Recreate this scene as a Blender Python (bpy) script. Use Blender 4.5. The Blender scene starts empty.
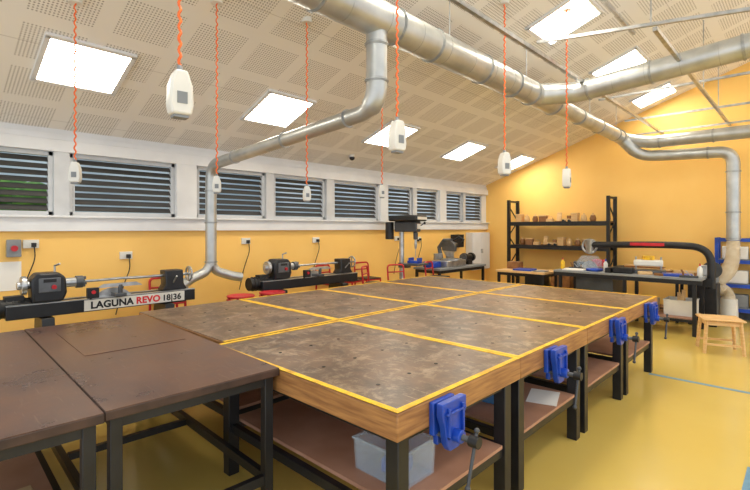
import bpy, bmesh, math, random
from mathutils import Vector, Matrix, Euler
random.seed(7)
S=bpy.context.scene
COL=S.collection
try:
    S.view_settings.view_transform='Standard'
except Exception: pass

# ---------------- materials ----------------
def lin(c):
    if isinstance(c,str):
        c=c.lstrip('#'); c=[int(c[i:i+2],16)/255 for i in (0,2,4)]
    return tuple([(x/12.92 if x<=0.04045 else ((x+0.055)/1.055)**2.4) for x in c])+(1,)
MATS={}
def mat(name,c1,c2=None,scale=6,rough=.5,metal=0,bump=0,detail=4,stretch=(1,1,1),lo=.35,hi=.65,emit=0,alpha=1,trans=0,spec=.5):
    if name in MATS: return MATS[name]
    m=bpy.data.materials.new(name); m.use_nodes=True
    nt=m.node_tree; b=nt.nodes['Principled BSDF']
    b.inputs['Roughness'].default_value=rough; b.inputs['Metallic'].default_value=metal
    b.inputs['Specular IOR Level'].default_value=spec
    b.inputs['Base Color'].default_value=lin(c1)
    if trans: b.inputs['Transmission Weight'].default_value=trans
    if alpha<1: b.inputs['Alpha'].default_value=alpha
    if emit:
        b.inputs['Emission Color'].default_value=lin(c1); b.inputs['Emission Strength'].default_value=emit
    tc=nt.nodes.new('ShaderNodeTexCoord'); mp=nt.nodes.new('ShaderNodeMapping')
    mp.inputs['Scale'].default_value=stretch
    nt.links.new(tc.outputs['Object'],mp.inputs['Vector'])
    nz=nt.nodes.new('ShaderNodeTexNoise'); nz.inputs['Scale'].default_value=scale; nz.inputs['Detail'].default_value=detail
    nt.links.new(mp.outputs[0],nz.inputs['Vector'])
    if c2 is not None:
        r=nt.nodes.new('ShaderNodeValToRGB')
        r.color_ramp.elements[0].position=lo; r.color_ramp.elements[1].position=hi
        r.color_ramp.elements[0].color=lin(c1); r.color_ramp.elements[1].color=lin(c2)
        nt.links.new(nz.outputs['Fac'],r.inputs['Fac']); nt.links.new(r.outputs[0],b.inputs['Base Color'])
    if bump:
        bp=nt.nodes.new('ShaderNodeBump'); bp.inputs['Strength'].default_value=bump; bp.inputs['Distance'].default_value=.01
        nt.links.new(nz.outputs['Fac'],bp.inputs['Height']); nt.links.new(bp.outputs[0],b.inputs['Normal'])
    MATS[name]=m; return m

M_wall=mat('yellow_paint','#FACB72','#F8C76C',scale=2,rough=.6)
M_white=mat('white_paint','#E4E5E6','#DCDDDE',scale=3,rough=.5)
M_alu=mat('painted_aluminium','#CCCED0','#C2C4C6',scale=5,rough=.4)
M_slat=mat('louvre_dark','#3A3836','#4C4A47',scale=4,rough=.5,stretch=(.3,1,6))
M_backdrop=mat('backdrop_daylight_tone','#90A4B6','#C2D0DC',scale=.7,rough=.8)  # pale tone of the added backdrop, stands in for daylight between louvre blades
M_black=mat('black_steel','#121317','#1B1D22',scale=8,rough=.4)
M_blackp=mat('black_plastic','#0F1012','#1A1B1E',scale=8,rough=.5)
M_galv=mat('galvanised_steel','#C6C8C6','#ACAFAE',scale=5,rough=.38,metal=.7,lo=.3,hi=.7)
M_galvd=mat('galvanised_collar','#AEB0AF','#969999',scale=15,rough=.42,metal=.55)
M_steel=mat('bare_steel','#C2C4C6','#9EA2A5',scale=12,rough=.3,metal=.75)
M_iron=mat('cast_iron_grey','#66696D','#505458',scale=10,rough=.4,metal=.4)
M_tape=mat('yellow_tape','#F6C522','#C08A2C',scale=12,rough=.5,lo=.45,hi=.72,detail=8)
M_edge=mat('worn_timber_edge','#B0804C','#8A5E38',scale=4,rough=.5,stretch=(1.2,1.2,16),bump=.1)
M_dark_edge=mat('dark_table_edge','#33241F','#4A352C',scale=9,rough=.5)
M_mdf=mat('mdf_shelf','#B98C74','#A87B62',scale=3,rough=.6)
M_blue=mat('blue_enamel','#1F4FC0','#183FA0',scale=6,rough=.35)
M_red=mat('red_enamel','#CC202C','#B01622',scale=6,rough=.4)
M_orange=mat('orange_cord','#F57A32','#E8642A',scale=30,rough=.5)
M_box=mat('white_plastic','#E6E4DC','#DCDAD2',scale=5,rough=.4)
M_beige=mat('translucent_hose','#EFE3CC','#E2D2B4',scale=10,rough=.3,alpha=.7)
M_card=mat('cardboard','#D2B48A','#C4A47A',scale=8,rough=.7)
M_pine=mat('pine_wood','#E6C08A','#D6AC72',scale=6,rough=.5,stretch=(1,1,8))
M_brown=mat('brown_wood','#9A6A3C','#7A4F2A',scale=8,rough=.5)
M_tubm=mat('clear_plastic','#C8D8E6',rough=.2,alpha=.25)
M_tubb=mat('blue_clear_plastic','#5E9AD8',rough=.3,alpha=.7)
M_grey=mat('grey_plastic','#8B8F92','#7F8386',scale=5,rough=.5)
M_dgrey=mat('dark_grey_enamel','#3A3D42','#45494E',scale=5,rough=.4)
M_paper=mat('paper_white','#EDEBE6',rough=.7)
M_bluetape=mat('blue_floor_tape','#6A9AB6','#5C8CA8',scale=12,rough=.5)
M_lamp=mat('lamp_diffuser','#FFF6E4',emit=20)
M_green=mat('shrub_green','#35602A','#5E8C38',scale=6,rough=.8)
M_txtr=mat('sign_red','#D8232A',rough=.5)
M_txtk=mat('sign_black','#101012',rough=.5)
M_floor=mat('vinyl_floor','#DABF68','#D4B860',scale=.8,rough=.18,detail=4)

def bench_top_mat(name,base,mid,light,lp,amt,r0,r1_):
    m=bpy.data.materials.new(name); m.use_nodes=True; nt=m.node_tree; b=nt.nodes['Principled BSDF']
    N=nt.nodes.new; Lk=nt.links.new
    tc=N('ShaderNodeTexCoord'); oi=N('ShaderNodeObjectInfo')
    ad=N('ShaderNodeVectorMath'); ad.operation='ADD'
    sc=N('ShaderNodeVectorMath'); sc.operation='SCALE'; sc.inputs[3].default_value=1.7
    Lk(oi.outputs['Location'],sc.inputs[0]); Lk(tc.outputs['Object'],ad.inputs[0]); Lk(sc.outputs[0],ad.inputs[1])
    n1=N('ShaderNodeTexNoise'); n1.inputs['Scale'].default_value=2.6; n1.inputs['Detail'].default_value=12; n1.inputs['Roughness'].default_value=.68
    n2=N('ShaderNodeTexNoise'); n2.inputs['Scale'].default_value=7; n2.inputs['Detail'].default_value=12; n2.inputs['Roughness'].default_value=.78; n2.inputs['Distortion'].default_value=.4
    n3=N('ShaderNodeTexNoise'); n3.inputs['Scale'].default_value=55; n3.inputs['Detail'].default_value=3
    mp=N('ShaderNodeMapping'); mp.inputs['Scale'].default_value=(1.6,.12,1); mp.inputs['Rotation'].default_value=(0,0,.35)
    Lk(ad.outputs[0],n1.inputs['Vector']); Lk(ad.outputs[0],n2.inputs['Vector']); Lk(ad.outputs[0],mp.inputs['Vector']); Lk(mp.outputs[0],n3.inputs['Vector'])
    r1=N('ShaderNodeValToRGB'); e=r1.color_ramp.elements
    e[0].position=.38; e[0].color=lin(base); e[1].position=.62; e[1].color=lin(mid)
    Lk(n1.outputs['Fac'],r1.inputs['Fac'])
    def over(src,nz,p0,p1,a,col):
        mx=N('ShaderNodeMixRGB'); r2=N('ShaderNodeValToRGB')
        r2.color_ramp.elements[0].position=p0; r2.color_ramp.elements[0].color=(0,0,0,1)
        r2.color_ramp.elements[1].position=p1; r2.color_ramp.elements[1].color=(a,a,a,1)
        Lk(nz.outputs['Fac'],r2.inputs['Fac']); Lk(r2.outputs[0],mx.inputs['Fac']); Lk(src,mx.inputs['Color1']); mx.inputs['Color2'].default_value=lin(col)
        return mx.outputs[0]
    o=over(r1.outputs[0],n2,lp,lp+.2,amt,light)
    o=over(o,n3,.64,.72,amt*.8,light)
    Lk(o,b.inputs['Base Color'])
    rr=N('ShaderNodeMapRange'); rr.inputs['To Min'].default_value=r0; rr.inputs['To Max'].default_value=r1_
    Lk(n1.outputs['Fac'],rr.inputs['Value']); Lk(rr.outputs[0],b.inputs['Roughness'])
    return m
M_top=bench_top_mat('worn_bench_top','#4A3626','#7A5F49','#B7A288',.49,.75,.24,.5)
M_dtop=bench_top_mat('dark_bench_top','#4A2C20','#66432F','#8C7360',.56,.35,.18,.42)

def ceiling_mat():
    m=bpy.data.materials.new('perforated_ceiling'); m.use_nodes=True; nt=m.node_tree; b=nt.nodes['Principled BSDF']
    tc=nt.nodes.new('ShaderNodeTexCoord'); sp=nt.nodes.new('ShaderNodeSeparateXYZ'); nt.links.new(tc.outputs['Object'],sp.inputs[0])
    def M(op,a,bv=None):
        n=nt.nodes.new('ShaderNodeMath'); n.operation=op
        for i,v in enumerate((a,bv)):
            if v is None: continue
            if isinstance(v,(int,float)): n.inputs[i].default_value=v
            else: nt.links.new(v,n.inputs[i])
        return n.outputs[0]
    def cell(o,p,off=0): return M('SUBTRACT',M('FRACT',M('DIVIDE',M('ADD',o,off+60.0),p)),.5)
    x=sp.outputs[0]; y=sp.outputs[1]
    P=.027
    dx=cell(x,P); dy=cell(y,P)
    dd=M('SQRT',M('ADD',M('MULTIPLY',dx,dx),M('MULTIPLY',dy,dy)))
    dot=M('LESS_THAN',dd,.27)
    px=M('LESS_THAN',M('ABSOLUTE',cell(x,.60)),.39); py=M('LESS_THAN',M('ABSOLUTE',cell(y,.57)),.385)
    mask=M('MULTIPLY',dot,M('MULTIPLY',px,py))
    j=M('MULTIPLY',M('GREATER_THAN',M('ABSOLUTE',cell(y,1.14,.285)),.4965),.5)
    mx=nt.nodes.new('ShaderNodeMixRGB'); mx.inputs['Color1'].default_value=lin('#EFECE6'); mx.inputs['Color2'].default_value=lin('#A09A92')
    nt.links.new(M('MAXIMUM',mask,j),mx.inputs['Fac']); nt.links.new(mx.outputs[0],b.inputs['Base Color'])
    b.inputs['Roughness'].default_value=.7
    return m
M_ceil=ceiling_mat()

# ---------------- mesh builder ----------------
class MB:
    def __init__(s): s.bm=bmesh.new()
    def box(s,c,d,rot=None):
        r=bmesh.ops.create_cube(s.bm,size=1.0)
        mt=Matrix.Translation(c)@(Euler(rot).to_matrix().to_4x4() if rot else Matrix())@Matrix.Diagonal((d[0],d[1],d[2],1))
        bmesh.ops.transform(s.bm,matrix=mt,verts=r['verts']); return s
    def cyl(s,p,q,r1,r2=None,n=20):
        p=Vector(p);q=Vector(q); r2=r1 if r2 is None else r2; v=q-p
        r=bmesh.ops.create_cone(s.bm,cap_ends=True,segments=n,radius1=r1,radius2=r2,depth=v.length)
        mt=Matrix.Translation((p+q)/2)@v.to_track_quat('Z','Y').to_matrix().to_4x4()
        bmesh.ops.transform(s.bm,matrix=mt,verts=r['verts']); return s
    def sph(s,c,r,sc=(1,1,1)):
        k=bmesh.ops.create_uvsphere(s.bm,u_segments=16,v_segments=10,radius=r)
        bmesh.ops.transform(s.bm,matrix=Matrix.Translation(c)@Matrix.Diagonal((sc[0],sc[1],sc[2],1)),verts=k['verts']); return s
    def tube(s,pts,r,n=12):
        pts=[Vector(p) for p in pts]; rings=[]; N=len(pts)
        t=(pts[1]-pts[0]).normalized(); up=Vector((0,0,1)) if abs(t.z)<.9 else Vector((1,0,0))
        a=t.cross(up).normalized()
        for i,p in enumerate(pts):
            if i==0: t=(pts[1]-p)
            elif i==N-1: t=(p-pts[i-1])
            else: t=(pts[i+1]-p).normalized()+(p-pts[i-1]).normalized()
            t.normalize(); a=(a-t*a.dot(t)).normalized(); b=t.cross(a)
            rr=r[i] if isinstance(r,(list,tuple)) else r
            rings.append([s.bm.verts.new(p+(a*math.cos(2*math.pi*k/n)+b*math.sin(2*math.pi*k/n))*rr) for k in range(n)])
        for i in range(N-1):
            for k in range(n):
                s.bm.faces.new((rings[i][k],rings[i][(k+1)%n],rings[i+1][(k+1)%n],rings[i+1][k]))
        s.bm.faces.new(rings[0][::-1]); s.bm.faces.new(rings[-1]); return s
    def torus(s,c,axis,R,r,n=28,m=8,a0=0,a1=2*math.pi):
        ax=Vector(axis).normalized(); up=Vector((0,0,1)) if abs(ax.z)<.9 else Vector((1,0,0))
        u=ax.cross(up).normalized(); v=ax.cross(u); c=Vector(c)
        pts=[c+(u*math.cos(a0+(a1-a0)*i/n)+v*math.sin(a0+(a1-a0)*i/n))*R for i in range(n+1)]
        return s.tube(pts,r,m)
    def prism(s,pts,ax,a,b):
        def P(p,w):
            if ax=='x': return (w,p[0],p[1])
            if ax=='y': return (p[0],w,p[1])
            return (p[0],p[1],w)
        A=[s.bm.verts.new(P(p,a)) for p in pts]; B=[s.bm.verts.new(P(p,b)) for p in pts]; n=len(pts)
        s.bm.faces.new(A[::-1]); s.bm.faces.new(B)
        for i in range(n): s.bm.faces.new((A[i],A[(i+1)%n],B[(i+1)%n],B[i]))
        return s
    def done(s,name,m,parent=None,bevel=0,loc=None,label=None,kind=None):
        bmesh.ops.recalc_face_normals(s.bm,faces=s.bm.faces)
        for f in s.bm.faces: f.smooth=True
        for e in s.bm.edges:
            if len(e.link_faces)==2 and e.calc_face_angle(0)>math.radians(38): e.smooth=False
        me=bpy.data.meshes.new(name); s.bm.to_mesh(me); s.bm.free()
        me.materials.append(m)
        o=bpy.data.objects.new(name,me); COL.objects.link(o)
        if parent: o.parent=parent
        if loc: o.location=loc
        if bevel:
            bv=o.modifiers.new('bevel','BEVEL'); bv.width=bevel; bv.segments=2; bv.limit_method='ANGLE'
        if label: o['label']=label
        if kind: o['kind']=kind
        return o
def thing(name,label,cat,loc=(0,0,0),rz=0,group=None):
    e=bpy.data.objects.new(name,None); e.empty_display_size=.1; COL.objects.link(e)
    e.location=loc; e.rotation_euler=(0,0,rz); e['label']=label; e['category']=cat
    if group: e['group']=group
    return e
def tag(o,label,cat,group=None):
    o['label']=label;o['category']=cat
    if group:o['group']=group
    return o
def dup(root,loc,rz=None,label=None,skip=()):
    def cp(o,par):
        n=o.copy(); COL.objects.link(n)
        if par: n.parent=par
        for c in list(o.children): cp(c,n)
        return n
    kids=list(root.children)
    n=root.copy(); COL.objects.link(n)
    for c in kids:
        if c.name.split('.')[0] in skip: continue
        cp(c,n)
    n.location=loc
    if rz is not None: n.rotation_euler=(0,0,rz)
    if label: n['label']=label
    return n
def fillet(pts,rad,n=7):
    pts=[Vector(p) for p in pts]; out=[pts[0]]
    for i in range(1,len(pts)-1):
        p=pts[i]; a=(pts[i-1]-p); b=(pts[i+1]-p); k=min(rad,a.length*.49,b.length*.49)
        A=p+a.normalized()*k; B=p+b.normalized()*k
        for j in range(n+1):
            t=j/n; out.append((1-t)**2*A+2*t*(1-t)*p+t*t*B)
    out.append(pts[-1]); return out
def text(body,size,m,parent,name,loc,rot,ext=.001,off=.02):
    cu=bpy.data.curves.new('t','FONT'); cu.body=body; cu.size=size; cu.extrude=ext; cu.offset=size*off; cu.space_character=1.04
    o=bpy.data.objects.new('t',cu); COL.objects.link(o)
    bpy.context.view_layer.update()
    me=bpy.data.meshes.new_from_object(o.evaluated_get(bpy.context.evaluated_depsgraph_get()))
    w=o.dimensions.x
    bpy.data.objects.remove(o)
    me.materials.clear(); me.materials.append(m)
    n=bpy.data.objects.new(name,me); COL.objects.link(n); n.parent=parent; n.location=loc; n.rotation_euler=rot
    return n,w

YW=6.0; XB=10.4
def ceilz(y): return 4.844-.354*y

# ---------------- room ----------------
def struct(o): o['kind']='structure'; return o
struct(MB().box((4.2,1.2,-.05),(12.6,9.8,.1)).done('floor',M_floor))
struct(MB().box((6,9.2,-.07),(24,6,.1)).done('ground',M_green))
struct(MB().box((8.5,9.6,1.6),(19,.15,3.3)).done('added_backdrop',M_backdrop))  # added backdrop hiding the bright sky, sets brightness of the louvre gaps
struct(MB().box((4.2,YW+.1,.84),(12.6,.2,1.68)).done('wall_window',M_wall))
w=MB(); w.box((4.2,YW+.1,2.64),(12.6,.2,.28))
for a,b in [(-2.1,-.12),(2.49,2.76),(6.36,6.6),(8.3,8.58),(10.2,10.5)]:
    w.box(((a+b)/2,YW+.1,2.09),(b-a,.2,.82))
struct(w.done('wall_window_upper',M_white))
bw=MB(); bw.prism([(6.2,0),(-3.7,0),(-3.7,ceilz(-3.7)),(6.2,ceilz(6.2))],'x',XB,XB+.15)
struct(bw.done('wall_back',M_wall))
c=MB(); c.prism([(6.2,ceilz(6.2)),(-3.7,ceilz(-3.7)),(-3.7,ceilz(-3.7)+.15),(6.2,ceilz(6.2)+.15)],'x',-2.1,XB+.15)
struct(c.done('ceiling',M_ceil))
t=MB(); t.box((4.15,YW-.03,1.67),(12.5,.06,.15)); t.box((4.15,YW-.05,1.755),(12.5,.1,.025))
struct(t.done('trim_1',M_white,bevel=.004))
t=MB(); t.box((4.15,YW-.03,2.53),(12.5,.06,.13)); t.box((4.15,YW-.012,2.63),(12.5,.024,.06))
struct(t.done('trim_2',M_white,bevel=.004))
for i,(a,b) in enumerate([(2.49,2.76),(6.38,6.58),(8.32,8.56)]):
    struct(MB().box(((a+b)/2,YW-.03,2.115),(b-a,.06,.7)).done('trim_%d'%(i+3),M_white,bevel=.004))
struct(MB().box((4.15,YW-.008,.06),(12.5,.016,.12)).done('baseboard_window',M_iron))
struct(MB().box((XB-.008,1.2,.06),(.016,9.5,.12)).done('baseboard_back',M_iron))
wins=[(-.1,1.17),(1.31,2.49),(2.76,3.85),(3.98,5.04),(5.2,6.36),(6.6,7.38),(7.5,8.3),(8.58,9.27),(9.36,10.2)]
for i,(a,b) in enumerate(wins):
    f=MB(); z0,z1=1.768,2.465; y=YW+.04; fw=.045
    f.box(((a+b)/2,y,z0+fw/2),(b-a,.08,fw)); f.box(((a+b)/2,y,z1-fw/2),(b-a,.08,fw))
    f.box((a+fw/2,y,(z0+z1)/2),(fw,.08,z1-z0)); f.box((b-fw/2,y,(z0+z1)/2),(fw,.08,z1-z0))
    if i<len(wins)-1 and wins[i+1][0]-b<.2:
        nb=wins[i+1][0]; f.box(((b+nb)/2,YW-.0,(z0+z1)/2),(nb-b+.01,.1,z1-z0))
    fo=struct(f.done('window_%d'%(i+1),M_alu,bevel=.003))
    s=MB(); n=8; h=(z1-z0-2*fw)/n
    for k in range(n):
        zc=z0+fw+h*(k+.5)
        s.box(((a+b)/2,y,zc),(b-a-2*fw,.006,h*.94),rot=(math.radians(-41),0,0))
    s.done('louvre_blades',M_slat,parent=fo)
    s=MB()
    s.box((a+fw+.012,y-.03,(z0+z1)/2),(.014,.014,z1-z0-2*fw)); s.done('louvre_lever_rail',M_alu,parent=fo)
g=MB()
for k in range(30):
    g.sph((random.uniform(-.9,1.3),random.uniform(7.4,8.4),random.uniform(.2,2.3)),random.uniform(.2,.36))
tag(g.done('shrub',M_green),'leafy green shrub outside the louvred window','shrub')['kind']='stuff'

# ---------------- ceiling lights ----------------
ang=math.atan(-.354)
base=None
for yy in (4.85,2.1,-.65):
    for k in range(5):
        x=1.18+2.13*k
        z=ceilz(yy)
        if base is None:
            base=thing('ceiling_light','square recessed fluorescent panel light in perforated ceiling','light',group='ceiling panel lights')
            fr=MB(); a=.33
            for sx,sy,dx,dy in [(0,a,2*a+.04,.04),(0,-a,2*a+.04,.04),(a,0,.04,2*a),(-a,0,.04,2*a)]:
                fr.box((sx,sy,-.012),(dx,dy,.03))
            fr.done('frame',M_white,parent=base)
            MB().box((0,0,-.006),(2*a-.04,2*a-.04,.012)).done('diffuser',M_lamp,parent=base)
            o=base
        else: o=dup(base,(0,0,0))
        o.location=(x,yy,z-.004); o.rotation_euler=(ang,0,0)

# ---------------- timber workbenches ----------------
X0=1.445; TW=1.13; Ys=[(1.25,2.865),(2.885,4.5)]
hole_me=None
def workbench(x,y0,w,d,left=True,far=True,label=''):
    global hole_me
    e=thing('workbench',label,'workbench',(x+w/2,y0+d/2,0),group='timber workbenches')
    hw,hd=w/2-.002,d/2-.002
    MB().box((0,0,.785),(2*hw,2*hd,.122)).done('edge_band',M_edge,parent=e,bevel=.006)
    MB().box((0,0,.848),(2*hw-.01,2*hd-.01,.006)).done('tabletop',M_top,parent=e)
    tp=MB(); tw=.030; z=.8525
    tp.box((0,-hd+tw/2,z),(2*hw,tw,.003)); tp.box((hw-tw/2,0,z),(tw,2*hd-2*tw+.002,.003))
    if left: tp.box((-hw+tw/2,0,z),(tw,2*hd-2*tw+.002,.003))
    if far: tp.box((0,hd-tw/2,z),(2*hw,tw,.003))
    tp.done('yellow_tape',M_tape,parent=e)
    for ix in range(4):
        for iy in range(3):
            hx_,hy_=-hw+.2+ix*(2*hw-.4)/3,-hd+.3+iy*.42
            if hole_me is None:
                o=MB().cyl((0,0,0),(0,0,.0015),.011,n=10).done('dog_hole',M_blackp,parent=e); hole_me=o.data
            else:
                o=bpy.data.objects.new('dog_hole',hole_me); COL.objects.link(o); o.parent=e
            o.location=(hx_,hy_,.8506)
    for sx in(-1,1):
        for sy in(-1,1):
            MB().box((sx*(hw-.085),sy*(hd-.075),.362),(.075,.075,.724)).done('leg',M_black,parent=e,bevel=.004)
    r=MB()
    for sy in(-1,1): r.box((0,sy*(hd-.075),.31),(2*hw-.245,.04,.05)); r.box((0,sy*(hd-.075),.70),(2*hw-.245,.04,.045))
    for sx in(-1,1): r.box((sx*(hw-.085),0,.31),(.04,2*hd-.225,.05)); r.box((sx*(hw-.085),0,.70),(.04,2*hd-.225,.045))
    r.done('frame_rail',M_black,parent=e)
    MB().box((0,0,.346),(2*hw-.26,2*hd-.1,.02)).done('shelf',M_mdf,parent=e)
    return e
for r,(a,b) in enumerate(Ys):
    for k in range(4):
        x=X0+TW*k; w_=TW
        if r==1 and k==0: x+=.09; w_-=.09
        lab='heavy worn timber workbench with yellow tape and blue side vice' if r==0 else 'worn brown timber workbench with yellow taped edges'
        workbench(x,a,w_,b-a,left=not(r==1 and k==0),far=not(r==1 and k==0),label=lab)
def vice():
    e=thing('bench_vice','blue cast woodworking vice bolted to a timber workbench','vice',group='blue bench vices')
    b=MB(); b.box((0,-.014,.765),(.17,.028,.15)); b.box((0,-.014,.67),(.11,.028,.06))
    b.done('rear_jaw',M_blue,parent=e,bevel=.006)
    f=MB(); f.prism([(-.095,.848),(.095,.848),(.095,.79),(.075,.745),(.06,.66),(.035,.625),(-.035,.625),(-.06,.66),(-.075,.745),(-.095,.79)],'y',-.085,-.05)
    for sx in(-1,1): f.box((sx*.055,-.09,.76),(.014,.02,.13))
    f.box((0,-.09,.80),(.15,.02,.012)); f.cyl((0,-.125,.69),(0,-.075,.69),.03,n=16)
    f.done('front_jaw',M_blue,parent=e,bevel=.004)
    s=MB(); s.cyl((0,-.18,.69),(0,-.03,.69),.014,n=12)
    for sx in(-1,1): s.cyl((sx*.045,-.085,.69),(sx*.045,-.02,.69),.011,n=12)
    s.done('screw',M_iron,parent=e)
    MB().cyl((0,-.21,.69),(0,-.165,.69),.026,n=14).done('screw_head',M_blackp,parent=e)
    h=MB(); h.cyl((.015,-.19,.735),(-.06,-.19,.51),.008,n=10); h.sph((.015,-.19,.735),.013); h.sph((-.06,-.19,.51),.013)
    h.done('handle_bar',M_dgrey,parent=e)
    return e
v=vice(); v.location=(1.748,1.252,0)
for x in (2.98,4.31,5.45): dup(v,(x,1.252,0))

# ---------------- dark tables ----------------
def darktable(cx,cy,rz,H,w,d,label):
    e=thing('work_table',label,'table',(cx,cy,0),rz,group='dark topped tables')
    MB().box((0,0,H-.02),(w,d,.04)).done('edge_band',M_dark_edge,parent=e,bevel=.004)
    MB().box((0,0,H+.0015),(w-.006,d-.006,.003)).done('tabletop',M_dtop,parent=e)
    hx,hy=w/2-.05,d/2-.05
    for sx in(-1,1):
        for sy in(-1,1):
            MB().box((sx*hx,sy*hy,(H-.04)/2),(.05,.05,H-.04)).done('leg',M_black,parent=e,bevel=.003)
    r=MB()
    for z in (.26,H-.065):
        for sy in(-1,1): r.box((0,sy*hy,z),(2*hx-.05,.035,.05))
        for sx in(-1,1): r.box((sx*hx,0,z),(.035,2*hy-.05,.05))
    r.box((0,0,.26),(2*hx-.05,.035,.04))
    r.done('frame_rail',M_black,parent=e)
    return e
rz_=math.radians(-1.6)
d1=darktable(1.05,3.205,rz_,.86,.85,2.18,'dark brown topped steel table butted against the timber benches')
o=MB().box((0,0,.8645),(.60,.85,.003)).done('drawing_board',M_dtop); tag(o,'thin dark brown board lying flat on the dark table','board'); o.location=(1.08,3.55,0); o.rotation_euler=(0,0,rz_)
d2=darktable(.172,3.22,rz_,.858,.9,2.18,'dark brown steel framed table with a cardboard covered lower shelf')
MB().box((0,0,.295),(.76,2.05,.018)).done('shelf',M_mdf,parent=d2)
cb=MB().box((0,0,.04),(.5,.45,.06)).done('cardboard_sheet',M_card,bevel=.004); cb.location=(.2,2.55,.296); tag(cb,'flat beige cardboard stack on the table shelf','cardboard')

# ---------------- storage tubs ----------------
def tub(loc,rz,m,w=.36,d=.5,h=.24,label=''):
    e=thing('storage_tub',label,'plastic tub',loc,rz)
    b=MB(); t=.008
    for sx in(-1,1): b.prism([(sx*w*.44,0),(sx*(w*.44-t),0),(sx*(w*.5-t),h),(sx*w*.5,h)],'y',-d/2+t,d/2-t)
    for sy in(-1,1): b.prism([(-w*.44,0),(w*.44,0),(w*.5,h),(-w*.5,h)],'y',sy*(d/2)-t/2,sy*(d/2)+t/2)
    b.box((0,0,t/2+.001),(w*.86,d-.02,t))
    b.done('tub_body',m,parent=e)
    r=MB()
    for sx in(-1,1): r.box((sx*w*.51,0,h),(.014,d+.02,.014))
    for sy in(-1,1): r.box((0,sy*(d/2),h),(w*1.04,.014,.014))
    r.done('rim',m,parent=e,bevel=.004)
    return e
tub((1.80,1.58,.357),0,M_tubm,w=.28,d=.32,h=.17,label='clear plastic tub on a workbench shelf')
it=MB(); it.box((0,0,.035),(.12,.14,.07),rot=(0,0,.4)); it=it.done('clamp_box',M_blue,bevel=.01); it.location=(1.80,1.56,.368); tag(it,'blue cased tool inside a clear plastic tub','tool')
tub((3.1,1.9,.357),.1,M_tubb,label='blue tinted plastic tub on a bench shelf',h=.16)
tub((3.95,2.0,.357),0,M_tubm,label='shallow clear plastic tub on a bench shelf',h=.14)
pp=MB().box((0,0,.003),(.3,.21,.004)).done('paper_sheet',M_paper); pp.location=(3.35,1.45,.357); pp.rotation_euler=(0,0,.3); tag(pp,'loose white paper sheet on the bench shelf','paper')

tp=MB().box((5.8,.3,.001),(.055,2.0,.002)).done('floor_tape',M_bluetape); tag(tp,'pale blue line taped across the yellow vinyl floor','tape')
tp=MB().box((3.5,.28,.001),(1.0,.055,.002)).done('floor_tape',M_bluetape); tag(tp,'pale blue tape strip on the open vinyl floor','tape')

# ---------------- ducting ----------------
D=thing('extraction_duct','galvanised spiral steel dust extraction ductwork hung below the ceiling','duct',(0,0,0))
def pipe(pts,r,name='pipe',n=28,m=M_galv): return MB().tube(pts,r,n).done(name,m,parent=D)
def collar(p,dr,r,w_=.03):
    dr=Vector(dr).normalized(); p=Vector(p)
    m=MB(); m.cyl(p-dr*w_/2,p+dr*w_/2,r+.006,n=28); m.cyl(p-dr*.005,p+dr*.005,r+.013,n=28)
    m.done('collar',M_galvd,parent=D)
def seam(p,q,r,step=.55):
    p=Vector(p);q=Vector(q);d=(q-p); n=int(d.length/step)
    for i in range(1,n):
        c=p.lerp(q,i/n); u=d.normalized(); MB().cyl(c-u*.003,c+u*.003,r+.0015,n=28).done('seam_ring',M_galvd,parent=D)
ym,zm=2.6,3.37
pipe([(-2.0,ym,zm),(6.35,ym,zm),(6.55,ym,zm),(6.6,ym,zm)],[.15,.15,.115,.115],'main_pipe')
for x in (1.2,2.1,2.95,3.5,4.4,5.1,5.6,6.3): collar((x,ym,zm),(1,0,0),.15)
seam((1.5,ym,zm),(6.2,ym,zm),.15,.4)
pipe(fillet([(6.55,ym,zm),(9.7,ym,zm-.02),(9.7,ym-.4,zm-.14),(9.7,-2.5,3.22)],.22),.112,'main_pipe')
for x in (7.3,8.2,9.1,9.4): collar((x,ym,zm-.01),(1,0,0),.112)
for y in (2.0,1.2,.6): collar((9.7,y,3.225),(0,1,0),.112)
pipe([(5.75,ym,zm),(6.1,ym-.35,zm+.03),(6.12,ym-.5,zm+.04),(6.12,-2.5,zm+.37)],[.14,.135,.13,.13],'side_branch')
for y in (2.05,1.35,.5): collar((6.12,y,zm+.04+(2.1-y)*.072),(0,1,-.07),.13)
seam((6.12,2.1,zm+.04),(6.12,0,zm+.19),.13,.35)
pipe(fillet([(9.55,ym,zm-.05),(9.72,ym-.25,3.0),(9.85,1.9,2.98),(9.9,.95,2.95),(9.9,.95,1.42)],.22),.1,'drop_pipe')
for z in (2.6,1.9,1.45): collar((9.9,.95,z),(0,0,1),.1)
collar((9.88,1.3,2.96),(0,1,0),.1)
lb=fillet([(2.74,ym,zm),(2.74,ym,2.62),(2.74,5.5,2.43),(2.74,5.5,1.15)],.2)
pipe(lb,[.088 if p.y<2.7 else .068 for p in lb],'lathe_branch')
collar((2.74,ym,3.15),(0,0,1),.088); collar((2.74,ym,2.85),(0,0,1),.088)
for y in (2.95,3.9,4.9): collar((2.74,y,2.62-(y-2.6)*.0655),(0,1,0),.068,.02)
for z in (2.1,1.7,1.2): collar((2.74,5.5,z),(0,0,1),.068,.02)
pipe(fillet([(2.74,5.5,1.2),(2.68,5.5,1.08),(2.45,5.47,1.0),(2.34,5.45,.93)],.1),.058,'outlet_branch')
pipe(fillet([(2.74,5.5,1.2),(2.80,5.5,1.08),(3.03,5.47,1.0),(3.14,5.45,.98)],.1),.058,'outlet_branch')
for x in (1.5,3.8,5.5,7.8,9.2):
    h=MB(); h.cyl((x,ym,zm+.1),(x,ym,ceilz(ym)+.01),.006,n=8); h.done('hanger_rod',M_steel,parent=D)
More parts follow.
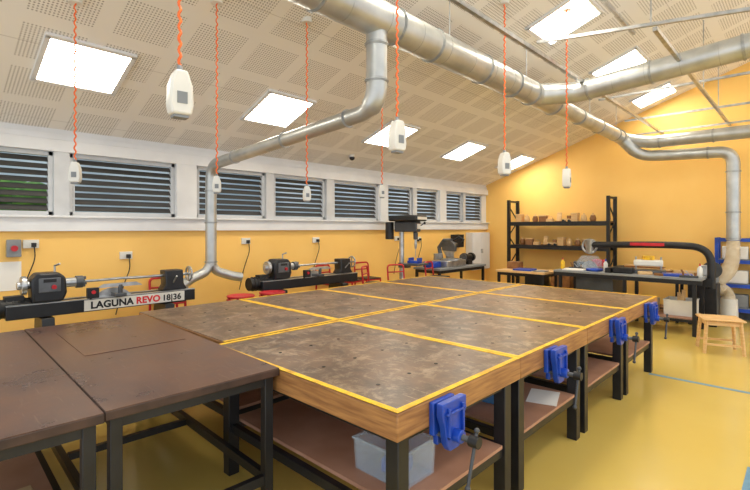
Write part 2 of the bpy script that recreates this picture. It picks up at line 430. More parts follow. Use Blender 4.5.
def strut(a,b,label,s=.03):
    a=Vector(a);b=Vector(b); m=MB(); v=b-a
    q=v.to_track_quat('X','Z').to_euler()
    m.box((a+b)/2,(v.length,s,s),rot=q)
    return tag(m.done('ceiling_strut',M_steel),label,'strut')
strut((3.0,2.1,3.5),(XB,2.1,3.5),'long thin galvanised channel strut below the ceiling',.04)
strut((4.9,1.05,3.5),(XB,1.05,3.5),'thin galvanised channel strut below the ceiling',.04)
strut((4.7,2.1,3.61),(4.8,-1.0,3.24),'thin steel cross strut carrying the extraction duct')
strut((10.0,2.9,3.46),(10.0,-1.0,3.46),'thin steel cross strut near the yellow end wall')
strut((10.1,2.4,3.36),(10.1,-1.0,3.36),'thin steel conduit near the yellow end wall',.022)
strut((3.6,1.55,4.0),(6.2,1.55,4.0),'thin grey conduit running under the sloped ceiling',.03)
strut((7.6,2.4,3.64),(7.6,-1.0,3.64),'thin steel cross strut above the extraction duct',.03)
strut((9.0,2.4,3.55),(9.0,-1.0,3.55),'thin steel cross strut between ceiling channels',.03)
for x in (4.75,7.6,9.0):
    strut((x,1.05,3.5),(x,1.05,ceilz(1.05)),'thin vertical threaded rod hanging the ceiling strut',.012)

# ---------------- pendants ----------------
def pendant(x,y,z,label,s=1.0):
    e=thing('pendant_socket',label,'power socket',(x,y,z),random.uniform(-.6,.6),group='hanging power sockets')
    b=MB(); b.prism([(p*s,q*s) for p,q in [(-.05,-.115),(.05,-.115),(.06,-.06),(.055,.04),(.03,.115),(-.03,.115),(-.055,.04),(-.06,-.06)]],'y',-.045*s,.045*s)
    b.done('socket_housing',M_box,parent=e,bevel=.012*s)
    MB().box((0,0,-.122*s),(.075*s,.06*s,.016)).done('socket_face',M_grey,parent=e,bevel=.003)
    MB().cyl((0,0,.105*s),(0,0,.145*s),.022*s,.012*s,n=12).done('cable_gland',M_grey,parent=e)
    MB().box((0,-.046*s,-.03*s),(.05*s,.006,.06*s)).done('switch_cover',M_grey,parent=e)
    k=.14*s; L=ceilz(y)-z-k+.02
    pts=[];n=int(L/.011)
    for i in range(n+1):
        a=i*1.15; pts.append((.006*math.cos(a),.006*math.sin(a),k+L*i/n))
    MB().tube(pts,.0075 if s>.8 else .006,6).done('coiled_cord',M_orange,parent=e)
    MB().cyl((0,0,k+L-.05),(0,0,k+L-.005),.05,n=16).done('ceiling_rose',M_box,parent=e)
    return e
for p in [(1.01,2.37,2.33),(2.62,2.27,2.33),(4.42,2.33,2.31)]:
    pendant(*p,'white power socket hanging on an orange coiled cord')
pendant(5.25,2.0,2.2,'white power socket hanging on an orange coiled cord',.9)
for p in [(.94,4.1,2.06),(1.86,3.63,2.0),(2.69,3.47,1.96),(3.80,3.52,2.05)]:
    pendant(*p,'small white power socket dangling on an orange cord',.68 if p[0]<1 else .6)

# ---------------- lathe ----------------
def lathe():
    e=thing('wood_lathe','black and silver wood lathe with lettered bed by window wall','lathe',group='wood lathes')
    for sx in(-.55,.55):
        m=MB(); m.prism([(-.3,0),(-.2,0),(-.1,.5),(.1,.5),(.2,0),(.3,0),(.16,.8),(-.16,.8)],'x',sx-.05,sx+.05)
        m.box((sx,-.25,.012),(.14,.12,.024)); m.box((sx,.25,.012),(.14,.12,.024))
        m.done('leg',M_black,parent=e,bevel=.006)
    b=MB(); b.box((0,-.085,.87),(1.7,.06,.12)); b.box((0,.085,.87),(1.7,.06,.12))
    for x in(-.82,-.3,.3,.82): b.box((x,0,.85),(.05,.13,.08))
    b.done('bed',M_black,parent=e,bevel=.004)
    b=MB(); b.box((0,-.085,.934),(1.7,.062,.008)); b.box((0,.085,.934),(1.7,.062,.008)); b.done('bed_way',M_steel,parent=e)
    R=(math.radians(90),0,0)
    MB().box((.235,-.118,.872),(.98,.006,.105)).done('sign_panel',M_box,parent=e)
    # letters are laid out first, then fitted to the plate width
    g=[]; x=0
    for body,sz,m_,of in (('LAGUNA',.094,M_txtk,.04),('REVO',.094,M_txtr,.04),('18|36',.088,M_txtk,.03)):
        n,w_=text(body,sz,m_,e,'lettering',(0,0,0),R,off=of); g.append((n,x)); x+=w_+.025
    k=.94/(x-.025)
    k=min(k,1.0); x0=.235-(x-.025)*k/2
    for n,xx in g: n.scale=(k,1,1); n.location=(x0+xx*k,-.122,.839)
    h=MB(); h.prism([(-.66,.94),(-.42,.94),(-.39,1.02),(-.40,1.16),(-.45,1.21),(-.62,1.21),(-.67,1.15)],'y',-.11,.11)
    h.done('headstock',M_black,parent=e,bevel=.02)
    MB().box((-.53,-.114,1.10),(.17,.012,.13)).done('headstock_panel',M_iron,parent=e,bevel=.004)
    MB().box((-.53,-.122,1.14),(.10,.006,.03)).done('display',M_blackp,parent=e)
    MB().tube([(-.47,0,1.2),(-.47,0,1.27),(-.44,-.05,1.29)],.01,8).done('index_lever',M_steel,parent=e)
    MB().cyl((-.41,0,1.1),(-.30,0,1.1),.045,n=24).done('spindle_nose',M_steel,parent=e)
    h=MB(); h.cyl((-.73,0,1.1),(-.69,0,1.1),.085,n=28); h.cyl((-.76,0,1.1),(-.66,0,1.1),.035,n=20); h.done('handwheel',M_steel,parent=e,bevel=.004)
    m=MB(); m.cyl((-.98,.02,.9),(-.6,.02,.9),.085,n=24); m.box((-.78,.02,.97),(.14,.1,.08))
    for k in range(7): m.cyl((-.93+k*.045,.02,.9),(-.92+k*.045,.02,.9),.093,n=24)
    m.done('motor',M_blackp,parent=e)
    c=MB(); c.cyl((-.30,0,1.1),(-.24,0,1.1),.06,n=24)
    for k in range(4):
        a=k*math.pi/2+.3; c.box((-.23,.04*math.cos(a),1.1+.04*math.sin(a)),(.03,.03,.03))
    c.done('chuck',M_iron,parent=e,bevel=.003)
    MB().tube([(-.22,0,1.1),(-.1,0,1.1),(.1,0,1.105),(.3,0,1.1),(.5,0,1.1)],[.014,.013,.013,.015,.012],10).done('quill',M_steel,parent=e)
    t=MB(); t.prism([(.5,.94),(.78,.94),(.74,1.0),(.73,1.16),(.53,1.16),(.54,1.0)],'y',-.08,.08); t.done('tailstock',M_black,parent=e,bevel=.012)
    t=MB(); t.torus((.83,0,1.1),(1,0,0),.08,.012); t.cyl((.42,0,1.1),(.84,0,1.1),.016,n=12); t.box((.83,0,1.1),(.012,.15,.02)); t.box((.83,0,1.1),(.012,.02,.15))
    t.done('tail_handwheel',M_steel,parent=e)
    MB().cyl((.62,-.07,1.02),(.62,-.17,1.1),.009,n=8).done('locking_lever',M_steel,parent=e)
    j=MB(); j.box((.05,-.06,.957),(.1,.3,.035)); j.cyl((.05,-.17,.95),(.05,-.17,1.06),.022,n=14); j.done('banjo',M_iron,parent=e,bevel=.006)
    MB().prism([(-.16,1.04),(.26,1.04),(.2,1.075),(-.1,1.075)],'y',-.18,-.16).done('tool_rest',M_steel,parent=e)
    d=MB(); d.prism([(.22*math.cos(a)+.02,.80+.22*math.sin(a)) for a in [math.pi*i/14 for i in range(15)]],'y',-.05,-.03); d.done('guard_disc',M_steel,parent=e)
    k=MB(); k.box((-.2,-.19,1.0),(.1,.05,.1)); k.cyl((-.2,-.165,.98),(-.2,-.12,.93),.01,n=8); k.done('control_box',M_blackp,parent=e,bevel=.008)
    MB().cyl((-.2,-.215,1.01),(-.2,-.23,1.01),.018,n=14).done('stop_button',M_red,parent=e)
    MB().cyl((-.50,-.118,1.08),(-.50,-.14,1.08),.02,n=14).done('speed_knob',M_red,parent=e)
    return e
L1=lathe(); L1.location=(1.5,5.22,0)
L2=dup(L1,(4.1,5.22,0),label='second black wood lathe beside red stools at the window wall',skip=('sign_panel','lettering'))
# ---------------- stools / chairs ----------------
def stool():
    H=.84
    e=thing('stool','red tubular steel stool near the window wall','stool',group='red workshop stools')
    MB().cyl((0,0,H-.02),(0,0,H),.16,n=28).done('seat',M_red,parent=e,bevel=.006)
    MB().torus((0,0,H-.05),(0,0,1),.15,.014).done('seat_ring',M_red,parent=e)
    for k in range(4):
        a=math.pi/4+k*math.pi/2
        MB().cyl((.13*math.cos(a),.13*math.sin(a),H-.02),(.2*math.cos(a),.2*math.sin(a),0),.014,n=10).done('leg',M_red,parent=e)
    MB().torus((0,0,.3),(0,0,1),.175,.01).done('foot_ring',M_red,parent=e)
    return e
st=stool(); st.location=(2.78,4.84,0)
for p in [(3.2,4.82,0)]: dup(st,p,random.uniform(0,1))
def rchair():
    e=thing('workshop_chair','red tubular framed chair with black seat near the windows','chair',group='red framed chairs')
    MB().box((0,0,.735),(.34,.34,.02)).done('seat',M_black,parent=e,bevel=.006)
    for sx in(-1,1):
        MB().tube([(sx*.17,-.17,0),(sx*.16,-.16,.73)],.015,10).done('leg',M_red,parent=e)
        MB().tube([(sx*.17,.19,0),(sx*.16,.16,.73)],.015,10).done('leg',M_red,parent=e)
    h=MB(); h.tube(fillet([(-.16,.16,.73),(-.16,.19,1.0),(.16,.19,1.0),(.16,.16,.73)],.06),.015,10)
    h.done('back_frame',M_red,parent=e)
    h=MB(); h.tube([(-.16,-.16,.715),(.16,-.16,.715),(.16,.16,.715),(-.16,.16,.715),(-.16,-.16,.715)],.014,8); h.done('seat_frame',M_red,parent=e)
    MB().tube([(-.16,.178,.88),(.16,.178,.88)],.011,8).done('back_rail',M_red,parent=e)
    return e
rc=rchair(); rc.location=(4.95,5.76,0); rc.rotation_euler=(0,0,.05)
for i,p in enumerate([(5.38,5.74,0),(5.82,5.74,0),(5.35,5.1,0),(5.82,4.95,0),(6.85,4.95,0),(2.3,5.75,0)]): dup(rc,p,[.2,-.1,.5,-.3,.2,-.1][i])

# ---------------- drill press ----------------
e=thing('drill_press','floor standing black drill press with grey column and blue vice','drill press',(6.4,5.3,0),math.radians(10))
MB().box((0,0,.03),(.45,.5,.06)).done('base',M_iron,parent=e,bevel=.01)
MB().cyl((0,.12,.06),(0,.12,1.62),.045,n=24).done('column',M_steel,parent=e)
h=MB(); h.box((0,.0,1.655),(.18,.46,.19)); h.cyl((0,-.17,1.56),(0,-.17,1.42),.045,.04,n=20); h.done('head',M_dgrey,parent=e,bevel=.02)
h=MB(); h.prism([(-.20,-.3),(.20,-.3),(.22,-.1),(.18,.3),(-.18,.3),(-.22,-.1)],'z',1.75,1.86); h.done('belt_cover',M_blackp,parent=e,bevel=.025)
MB().box((0,-.305,1.805),(.34,.01,.05)).done('name_plate',M_box,parent=e); MB().box((0,-.235,1.66),(.11,.012,.09)).done('switch_panel',M_box,parent=e)
MB().cyl((0,.38,1.42),(0,.38,1.74),.08,n=20).done('motor',M_blackp,parent=e,bevel=.01)
MB().tube([(0,-.17,1.43),(0,-.17,1.34),(0,-.17,1.33),(0,-.17,1.26),(0,-.17,1.25),(0,-.17,1.1)],[.02,.028,.028,.018,.006,.006],14).done('chuck',M_steel,parent=e)
for k in range(3):
    a=k*2*math.pi/3+.4; h=MB(); h.cyl((.09,-.1,1.6),(.18,-.1+.2*math.cos(a),1.6+.2*math.sin(a)),.008,n=8); h.sph((.18,-.1+.2*math.cos(a),1.6+.2*math.sin(a)),.022)
    h.done('feed_handle',M_blackp,parent=e)
h=MB(); h.box((0,-.15,.98),(.4,.36,.035)); h.box((0,.06,.95),(.12,.2,.09)); h.done('table',M_iron,parent=e,bevel=.006)
h=MB(); h.box((0,-.15,1.02),(.16,.22,.04)); h.box((0,-.25,1.06),(.16,.03,.07)); h.box((0,-.08,1.06),(.16,.03,.07)); h.done('machine_vice',M_blue,parent=e,bevel=.006)

def bench(name,label,loc,w,d,H,topm,legm,rz=0,shelf=True,th=.04):
    e=thing(name,label,'bench',loc,rz)
    MB().box((0,0,H-th/2),(w,d,th)).done('tabletop',topm,parent=e,bevel=.004)
    for sx in(-1,1):
        for sy in(-1,1): MB().box((sx*(w/2-.05),sy*(d/2-.05),(H-th)/2),(.045,.045,H-th)).done('leg',legm,parent=e)
    r=MB()
    for sy in(-1,1): r.box((0,sy*(d/2-.05),H-th-.03),(w-.15,.03,.06)); r.box((0,sy*(d/2-.05),.2),(w-.15,.03,.04))
    for sx in(-1,1): r.box((sx*(w/2-.05),0,.2),(.03,d-.15,.04)); r.box((sx*(w/2-.05),0,H-th-.03),(.03,d-.15,.06))
    r.done('frame_rail',legm,parent=e)
    if shelf: MB().box((0,0,.229),(w-.16,d-.06,.018)).done('shelf',M_mdf,parent=e)
    return e
def bit(name,label,cat,loc,dims,m,rz=0,bv=.006):
    o=MB().box((0,0,dims[2]/2),dims).done(name,m,bevel=bv); o.location=loc; o.rotation_euler=(0,0,rz); return tag(o,label,cat)
bench('machine_bench','low steel bench carrying a mitre saw under the windows',(7.95,5.4,0),1.7,.65,.85,M_grey,M_black)
e=thing('mitre_saw','silver and grey compound mitre saw on the side bench','mitre saw',(7.8,5.35,.85)); e.scale=(1.25,1.25,1.25)
MB().box((0,0,.05),(.55,.3,.1)).done('base',M_steel,parent=e,bevel=.01)
MB().cyl((0,-.05,.1),(0,-.05,.125),.17,n=28).done('turntable',M_steel,parent=e)
for sx in(-1,1): MB().box((sx*.17,.1,.16),(.2,.03,.1)).done('fence',M_steel,parent=e)
h=MB(); h.tube([(0,.15,.1),(0,.2,.3),(0,.1,.42),(0,-.05,.42)],.035,12); h.done('arm',M_iron,parent=e)
h=MB(); h.prism([(.0+.13*math.cos(a),.29+.13*math.sin(a)) for a in [math.pi*i/14-.3 for i in range(18)]],'x',-.025,.03); h.done('blade_guard',M_iron,parent=e,bevel=.005)
MB().cyl((-.008,0,.28),(.0,0,.28),.12,n=36).done('blade',M_steel,parent=e)
h=MB(); h.cyl((.03,0,.31),(.22,.02,.34),.05,n=16); h.done('motor',M_blackp,parent=e,bevel=.008)
MB().tube([(0,-.08,.42),(0,-.2,.48),(0,-.28,.44),(0,-.25,.38)],.016,10).done('handle',M_blackp,parent=e)
e=thing('bench_grinder','small black bench grinder with two wheels','grinder',(8.5,5.35,.85))
h=MB(); h.cyl((-.1,0,.15),(.1,0,.15),.07,n=20); h.box((0,0,.045),(.16,.14,.09)); h.done('motor_body',M_blackp,parent=e,bevel=.006)
for sx in(-1,1):
    MB().cyl((sx*.15,0,.15),(sx*.19,0,.15),.085,n=26).done('wheel',M_iron,parent=e)
    MB().cyl((sx*.11,0,.15),(sx*.15,0,.15),.095,n=24).done('wheel_guard',M_black,parent=e)
bit('tool_case','blue plastic tool case on the side bench','tool case',(7.28,5.4,.85),(.26,.26,.12),M_blue,0,.02)
e=thing('wall_cabinet','pale grey metal cabinet on the window wall near the corner','cabinet',(9.83,5.9,.62))
MB().box((0,0,.45),(.8,.18,.9)).done('cabinet_body',M_white,parent=e,bevel=.006)
for sx in(-1,1):
    dd=MB().box((sx*.198,-.1,.45),(.385,.018,.87)).done('door',M_white,parent=e,bevel=.004)
    MB().box((sx*.03,-.118,.45),(.012,.02,.1)).done('handle',M_steel,parent=dd)
e=thing('wall_monitor','small black monitor mounted on the yellow wall','monitor',(8.95,5.98,1.33))
MB().box((0,-.07,.0),(.5,.04,.3)).done('screen',M_blackp,parent=e,bevel=.008)
MB().box((0,-.02,0),(.1,.08,.1)).done('bracket',M_black,parent=e)

def outlet(x,z,w_=.14,label='white power outlet with hanging black cable on the yellow wall'):
    e=thing('power_outlet',label,'power outlet',(x,YW,z),group='wall power outlets')
    MB().box((0,-.012,0),(w_,.024,.09)).done('plate',M_box,parent=e,bevel=.004)
    MB().box((.02,-.045,-.01),(.04,.045,.045)).done('plug',M_blackp,parent=e,bevel=.004)
    MB().tube(fillet([(.02,-.06,-.02),(.03,-.07,-.15),(-.05,-.04,-.4),(-.12,-.04,-.7)],.1),.006,6).done('cable',M_blackp,parent=e)
for x,z in [(.97,1.46),(3.52,1.44),(4.83,1.43),(1.9,1.3),(6.9,1.42),(7.6,1.4)]: outlet(x,z)
e=thing('isolator_box','grey isolator switch box with red knob on the wall','switch box',(.82,5.98,1.42))
MB().box((0,-.03,0),(.12,.07,.18)).done('enclosure',M_grey,parent=e,bevel=.006)
MB().cyl((0,-.066,0),(0,-.09,0),.03,n=16).done('knob',M_red,parent=e)
pt=MB().box((0,0,0),(.22,.004,.3)).done('notice_sheet',M_paper); pt.location=(.78,5.997,1.13); tag(pt,'white notice sheet pinned on the yellow wall','notice')
e=thing('security_sensor','small black dome sensor fixed on the ceiling','sensor',(5.3,5.6,ceilz(5.6)))
MB().cyl((0,0,-.03),(0,0,.01),.05,n=18).done('mount',M_box,parent=e); MB().sph((0,0,-.045),.045).done('dome',M_blackp,parent=e)

# ---------------- shelving rack ----------------
ya,yb=2.9,5.12; xa,xb=9.83,10.33
e=thing('storage_rack','black steel storage rack with timber shelves against the yellow wall','shelving',((xa+xb)/2,(ya+yb)/2,0))
W=(yb-ya)/2; Dp=(xb-xa)/2
for sx in(-1,1):
    for sy in(-1,1): MB().box((sx*(Dp-.03),sy*(W-.03),1.14),(.07,.06,2.28)).done('post',M_blackp,parent=e)
for sy in(-1,1):
    for i,z in enumerate((.4,.75,1.1,1.45,1.8)):
        a_,b_=(z,z+.33) if i%2 else (z+.33,z)
        MB().cyl((-Dp+.03,sy*(W-.03),a_),(Dp-.03,sy*(W-.03),b_),.014,n=8).done('side_brace',M_blackp,parent=e)
    MB().box((0,sy*(W-.03),2.25),(2*Dp-.13,.04,.04)).done('side_brace',M_blackp,parent=e)
for z in(.3,1.24,1.76):
    for s in(-1,1): MB().box((s*(Dp-.02),0,z-.035),(.03,2*W-.08,.09)).done('beam',M_blackp,parent=e)
    MB().box((0,0,z-.006),(2*Dp-.07,2*W-.1,.016)).done('shelf',M_brown if z>1 else M_mdf,parent=e)
def woodbox(w_,d_,h_,m,lid=True):
    e=thing('wooden_box','small timber box made by students on black rack','box',group='student timber models')
    MB().box((0,0,h_*.4),(d_,w_,h_*.8)).done('body',m,parent=e,bevel=.004)
    if lid: MB().box((0,0,h_*.9),(d_+.015,w_+.015,h_*.18)).done('lid',M_pine,parent=e,bevel=.004)
    else: MB().tube([(0,-w_*.4,h_*.8),(0,-w_*.3,h_*1.3),(0,w_*.3,h_*1.3),(0,w_*.4,h_*.8)],.008,8).done('handle',M_pine,parent=e)
    return e
def jar(m):
    e=thing('wooden_pot','turned timber pot with knob lid on the rack','pot',group='student timber models')
    MB().tube([(0,0,0),(0,0,.02),(0,0,.07),(0,0,.12),(0,0,.13)],[.04,.055,.065,.045,.045],16).done('body',m,parent=e)
    MB().tube([(0,0,.13),(0,0,.145),(0,0,.15),(0,0,.17),(0,0,.18)],[.05,.045,.012,.018,.01],14).done('lid',M_pine,parent=e)
    return e
def frame():
    e=thing('timber_stand','small timber phone stand leaning on the rack shelf','stand',group='student timber models')
    MB().box((0,0,.012),(.14,.12,.024)).done('base',M_brown,parent=e,bevel=.003)
    MB().box((.03,0,.11),(.018,.1,.2),rot=(0,.25,0)).done('back_panel',M_pine,parent=e,bevel=.003)
    return e
def car():
    e=thing('toy_truck','little timber toy truck on the rack shelf','toy',group='student timber models')
    MB().box((0,0,.05),(.07,.2,.04)).done('chassis',M_pine,parent=e,bevel=.004); MB().box((0,-.05,.1),(.065,.07,.07)).done('cab',M_brown,parent=e,bevel=.006)
    for sx in(-1,1):
        for y in(-.06,.06): MB().cyl((sx*.036,y,.026),(sx*.05,y,.026),.026,n=16).done('wheel',M_black,parent=e)
    return e
base=[woodbox(.16,.14,.16,M_brown),frame(),woodbox(.13,.14,.19,M_pine),jar(M_brown),woodbox(.14,.12,.09,M_pine,False),car(),jar(M_pine)]; used=set()
k=0
for z,ys in((1.763,[3.25,3.43,3.61,3.79,3.97,4.15,4.33,4.51,4.69,4.87]),(1.243,[3.2,3.38,3.56,3.74,3.92,4.1,4.28,4.46,4.64,4.82])):
    for y in ys:
        src=base[(k*3+int(z*2))%7]; k+=1
        loc=(9.97+random.uniform(-.03,.05),y,z)
        if id(src) not in used: used.add(id(src)); src.location=loc
        else: dup(src,loc,random.uniform(-.15,.15))
for i,(y,z) in enumerate([(3.3,.303),(3.9,.303),(4.5,.303)]):
    bit('storage_crate','plain storage crate on the lower rack shelf','crate',(10.05,y,z),(.36,.42,.3),[M_grey,M_brown,M_black][i%3],0,.015)

# ---------------- table saw ----------------
e=thing('table_saw','large table saw with black overarm guard and steel legs','table saw',(8.6,2.25,0))
MB().box((0,0,.86),(.85,2.2,.035)).done('saw_table',M_grey,parent=e,bevel=.004)
for s in(-1,1): MB().box((s*.4,0,.81),(.04,2.2,.065)).done('fence_rail',M_black,parent=e)
for sx in(-1,1):
    for y in(-1.0,-.05,1.0): MB().box((sx*.36,y,.39),(.05,.05,.78)).done('leg',M_black,parent=e)
h=MB(); h.box((0,.45,.42),(.6,.6,.72)); h.done('cabinet',M_dgrey,parent=e,bevel=.01)
for s in(-1,1): MB().box((s*.36,-.5,.22),(.03,.95,.04)).done('lower_rail',M_black,parent=e)
MB().box((0,-.5,.25),(.69,.95,.015)).done('lower_shelf',M_mdf,parent=e)
h=MB(); h.tube(fillet([(0,-1.16,.70),(0,-1.16,1.33),(0,-.6,1.36),(0,.62,1.33)],.3,10),.055,16); h.done('overarm',M_blackp,parent=e)
h=MB(); h.box((0,-1.12,.79),(.14,.13,.13)); h.done('arm_bracket',M_black,parent=e)
h=MB(); h.box((-.058,-.3,1.36),(.006,.5,.05)); h.done('arm_label',M_red,parent=e)
h=MB(); h.cyl((0,.62,1.42),(0,.62,1.18),.09,.05,n=24); h.torus((0,.62,1.30),(1,0,0),.12,.02); h.done('dust_port',M_steel,parent=e)
h=MB(); h.prism([(.42,.93),(.82,.93),(.82,1.03),(.74,1.13),(.5,1.13),(.42,1.03)],'x',-.06,.06); h.done('blade_guard',M_tubm,parent=e)
h=MB(); h.cyl((-.003,.62,.9),(.003,.62,.9),.14,n=32); h.done('blade',M_steel,parent=e)
h=MB(); h.box((0,.2,.92),(.8,.08,.08)); h.done('rip_fence',M_black,parent=e)
def planer(loc,rz,label):
    e=thing('thickness_planer',label,'planer',loc,rz)
    MB().box((0,0,.03),(.34,.5,.06)).done('base',M_iron,parent=e,bevel=.006)
    MB().box((0,0,.17),(.24,.42,.1)).done('cutter_head',M_box,parent=e,bevel=.02)
    for sy in(-1,1): MB().cyl((0,sy*.18,.05),(0,sy*.18,.27),.014,n=10).done('post',M_steel,parent=e)
    MB().cyl((0,0,.22),(0,0,.29),.09,n=22).done('crank',M_tape,parent=e,bevel=.01)
    return e
zt=.8775
planer((8.65,1.95,zt),.2,'white planer with yellow crank on the grey saw table')
bit('tool_tray','blue plastic tray of tools on the saw table','tray',(8.4,1.5,zt),(.22,.4,.04),M_blue,.2)
bit('board','pale offcut board lying on the saw table','board',(8.38,3.05,zt),(.3,.35,.02),M_paper,.1)
bit('board','brown timber board leaning among tools on saw table','board',(8.8,2.72,zt),(.2,.26,.05),M_brown,.2)
bit('tool_case','black plastic tool case on the saw table','tool case',(8.36,2.25,zt),(.2,.3,.1),M_blackp,.05,.02)
bit('tool_case','blue tool case at the edge of the saw table','tool case',(8.4,2.72,zt),(.2,.22,.05),M_blue,-.2,.02)
bit('timber_offcut','short pine offcut on the saw table','timber',(8.35,1.93,zt),(.08,.2,.05),M_pine,.5)
bit('timber_offcut','short pine offcut on the saw table','timber',(8.85,1.45,zt),(.08,.35,.06),M_pine,.1)
bit('timber_offcut','dark timber offcut on the saw table','timber',(8.28,1.72,zt),(.06,.14,.04),M_brown,-.4)
bit('paint_tin','square metal finishing tin on the saw table','tin',(8.85,1.22,zt),(.1,.1,.16),M_steel,.1,.01)
bit('speaker_box','small dark battery radio on the saw table','radio',(8.8,3.1,zt),(.12,.22,.13),M_dgrey,.1,.012)
bit('paper_sheet','loose white drawing sheet lying on the saw table','paper',(8.62,1.42,zt),(.2,.28,.004),M_paper,.3,.001)
bit('paper_sheet','loose white drawing sheet lying on the saw table','paper',(8.62,2.82,zt),(.12,.2,.004),M_paper,-.1,.001)
def hplane(loc,rz):
    e=thing('hand_plane','dark metal hand plane with brown timber handles','hand plane',loc,rz,group='hand planes on saw table')
    MB().box((0,0,.018),(.06,.24,.035)).done('body',M_dgrey,parent=e,bevel=.004)
    MB().cyl((0,-.08,.03),(0,-.08,.08),.014,.02,n=12).done('front_knob',M_brown,parent=e)
    MB().tube([(0,.07,.03),(0,.075,.08),(0,.095,.12)],.014,8).done('rear_handle',M_brown,parent=e)
    MB().box((0,.01,.07),(.04,.01,.1),rot=(-.7,0,0)).done('blade',M_steel,parent=e)
for p in [(8.24,1.32,zt,.1),(8.6,3.1,zt,.2)]: hplane(p[:3],p[3])
def bottle(loc,m,cap,label):
    e=thing('glue_bottle',label,'bottle',loc)
    MB().tube([(0,0,0),(0,0,.01),(0,0,.13),(0,0,.16),(0,0,.17)],[.03,.036,.036,.015,.015],14).done('body',m,parent=e)
    MB().cyl((0,0,.17),(0,0,.21),.014,.006,n=12).done('cap',cap,parent=e)
bottle((8.5,1.22,zt),M_box,M_red,'white squeeze bottle with red cap on saw table')
bottle((8.45,3.29,zt),M_tape,M_red,'yellow squeeze bottle with red cap on saw table')
bottle((8.6,2.6,zt),M_box,M_blue,'white squeeze bottle with blue cap on saw table')
bench('side_table','pine topped low table with black legs before the rack',(8.6,4.05,0),.7,1.0,.8,M_pine,M_black)
bit('drawing_folder','flat blue folder on the pine topped table','folder',(8.5,4.05,.8),(.35,.36,.03),M_blue,.1)
bit('drawing_folder','flat grey folder on the pine topped table','folder',(8.45,3.7,.8),(.25,.22,.02),M_grey,.1)
bit('wooden_crate','small brown timber crate on the pine topped table','crate',(8.75,4.38,.8),(.22,.26,.14),M_brown,.1)
tub((8.6,2.0,.258),0,M_box,w=.4,d=.36,h=.2,label='white plastic tub on the shelf under the saw table')
tub((8.6,1.48,.258),0,M_box,w=.4,d=.4,h=.24,label='white plastic tub of offcuts under the saw table')
for i in range(4): bit('timber_offcut','pine offcut standing in a white tub','timber',(8.5+.06*i,1.45+.05*(i%2),.268),(.03,.05,.3+.04*(i%3)),M_pine,.1*i,.002)
tub((7.98,3.62,0),0,M_box,w=.34,d=.3,h=.35,label='white plastic bin on floor beside the saw')
bench('rear_bench','dark steel bench stacked with timber beside the saw',(9.45,2.35,0),.5,1.5,.82,M_brown,M_black)
for i in range(5):
    bit('timber_plank','rough sawn plank stacked on the rear bench','timber',(9.45+random.uniform(-.05,.05),2.2+random.uniform(-.05,.05),.82+i*.026),(.14,1.0-.1*i,.026),[M_pine,M_brown][i%2],random.uniform(-.03,.03),.002)['group']='stacked timber planks'
bit('tool_case','red metal toolbox on the rear bench','toolbox',(9.38,2.95,.82),(.2,.22,.2),M_red,.1,.02)
e=thing('belt_sander','grey belt and disc sander on a black stand','sander',(9.45,1.3,0))
MB().box((0,0,.35),(.4,.4,.7)).done('stand',M_black,parent=e,bevel=.01)
MB().box((0,.05,.79),(.18,.5,.18)).done('belt_housing',M_grey,parent=e,bevel=.04)
MB().cyl((-.1,-.12,.93),(-.06,-.12,.93),.14,n=30).done('disc',M_dgrey,parent=e)
MB().cyl((-.06,-.12,.93),(.18,-.12,.93),.075,n=20).done('motor',M_blackp,parent=e,bevel=.01)

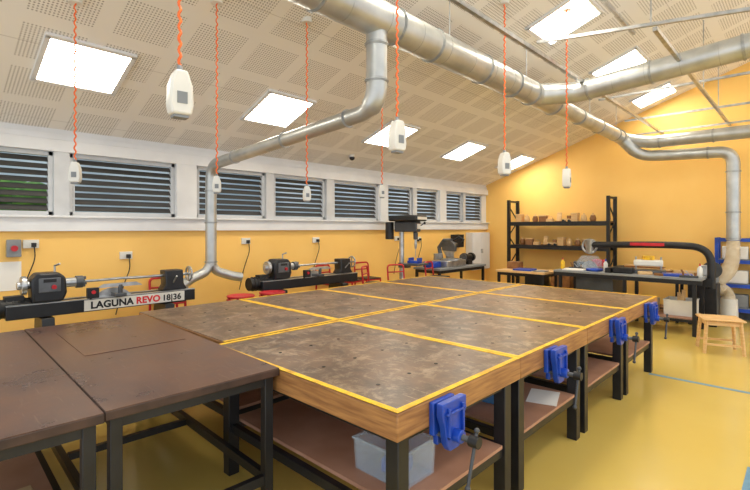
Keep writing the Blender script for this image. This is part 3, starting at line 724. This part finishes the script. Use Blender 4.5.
# ---------------- blue rack and collector at end wall ----------------
e=thing('blue_rack','open blue steel rack with crates against the yellow wall','rack',(10.2,.72,0))
for sx in(-1,1):
    for sy in(-1,1): MB().box((sx*.14,sy*.48,.73),(.05,.05,1.46)).done('post',M_blue,parent=e)
for z in(.2,.62,1.04,1.42):
    for s in(-1,1): MB().box((s*.14,0,z),(.03,.91,.06)).done('beam',M_blue,parent=e)
    if z<1.4: MB().box((0,0,z+.037),(.24,.9,.014)).done('shelf',M_grey,parent=e)
for i,(y,z) in enumerate([(.5,.665),(.95,.665),(.5,.245),(.95,.245),(.95,1.085),(.5,1.085)]):
    bit('parts_crate','plastic parts crate standing on the blue rack','crate',(10.2,y,z),(.2,.36,.22),[M_grey,M_paper,M_dgrey][i%3],0,.015)
e=thing('dust_collector','white dust bag on black base with pale curved hose','dust collector',(9.82,.9,0))
MB().cyl((.0,.1,.06),(.0,.1,.42),.13,.12,n=28).done('dust_bag',M_box,parent=e)
MB().box((0,.1,.035),(.3,.3,.05)).done('base',M_black,parent=e,bevel=.01)
def corr(pts,r,par):
    f=fillet(pts,.32,14); out=[]
    for i in range(len(f)-1):
        n=max(2,int((f[i+1]-f[i]).length/.012))
        for j in range(n): out.append(f[i].lerp(f[i+1],j/n))
    out.append(f[-1]); N=len(out)
    rs=[r*(1+.28*math.sin(math.pi*i/N)**2)+(.008 if i%2 else 0) for i in range(N)]
    return MB().tube(out,rs,14).done('flexible_hose',M_beige,parent=par)
corr([(.08,.05,1.41),(.06,.05,1.1),(-.02,.12,.85),(-.04,.34,.66),(-.0,.12,.52),(0,.1,.40)],.09,e)

e=thing('wooden_stool','small pale pine stool on the yellow vinyl floor','stool',(7.5,.86,0),math.radians(20))
MB().box((0,0,.437),(.42,.46,.024)).done('seat',M_pine,parent=e,bevel=.01)
for sx in(-1,1):
    for sy in(-1,1): MB().tube([(sx*.19,sy*.21,0),(sx*.16,sy*.18,.425)],[.02,.024],4).done('leg',M_pine,parent=e)
for s in(-1,1):
    MB().box((s*.162,0,.39),(.018,.34,.05)).done('side_rail',M_pine,parent=e); MB().box((0,s*.182,.39),(.3,.018,.05)).done('apron',M_pine,parent=e); MB().box((s*.18,0,.12),(.018,.38,.025)).done('stretcher',M_pine,parent=e)

# ---------------- camera, world ----------------
cam=bpy.data.cameras.new('camera'); co=bpy.data.objects.new('camera',cam); COL.objects.link(co)
co.location=(0,0,1.63); co.rotation_euler=(math.radians(90),0,math.radians(-46.3))
cam.sensor_width=36; cam.lens=455/750*36; cam.shift_y=-17/750; cam.clip_start=.05
S.camera=co
wd=bpy.data.worlds.new('world'); S.world=wd; wd.use_nodes=True
bg=wd.node_tree.nodes['Background']; bg.inputs[0].default_value=(.92,.96,1,1); bg.inputs[1].default_value=1.5
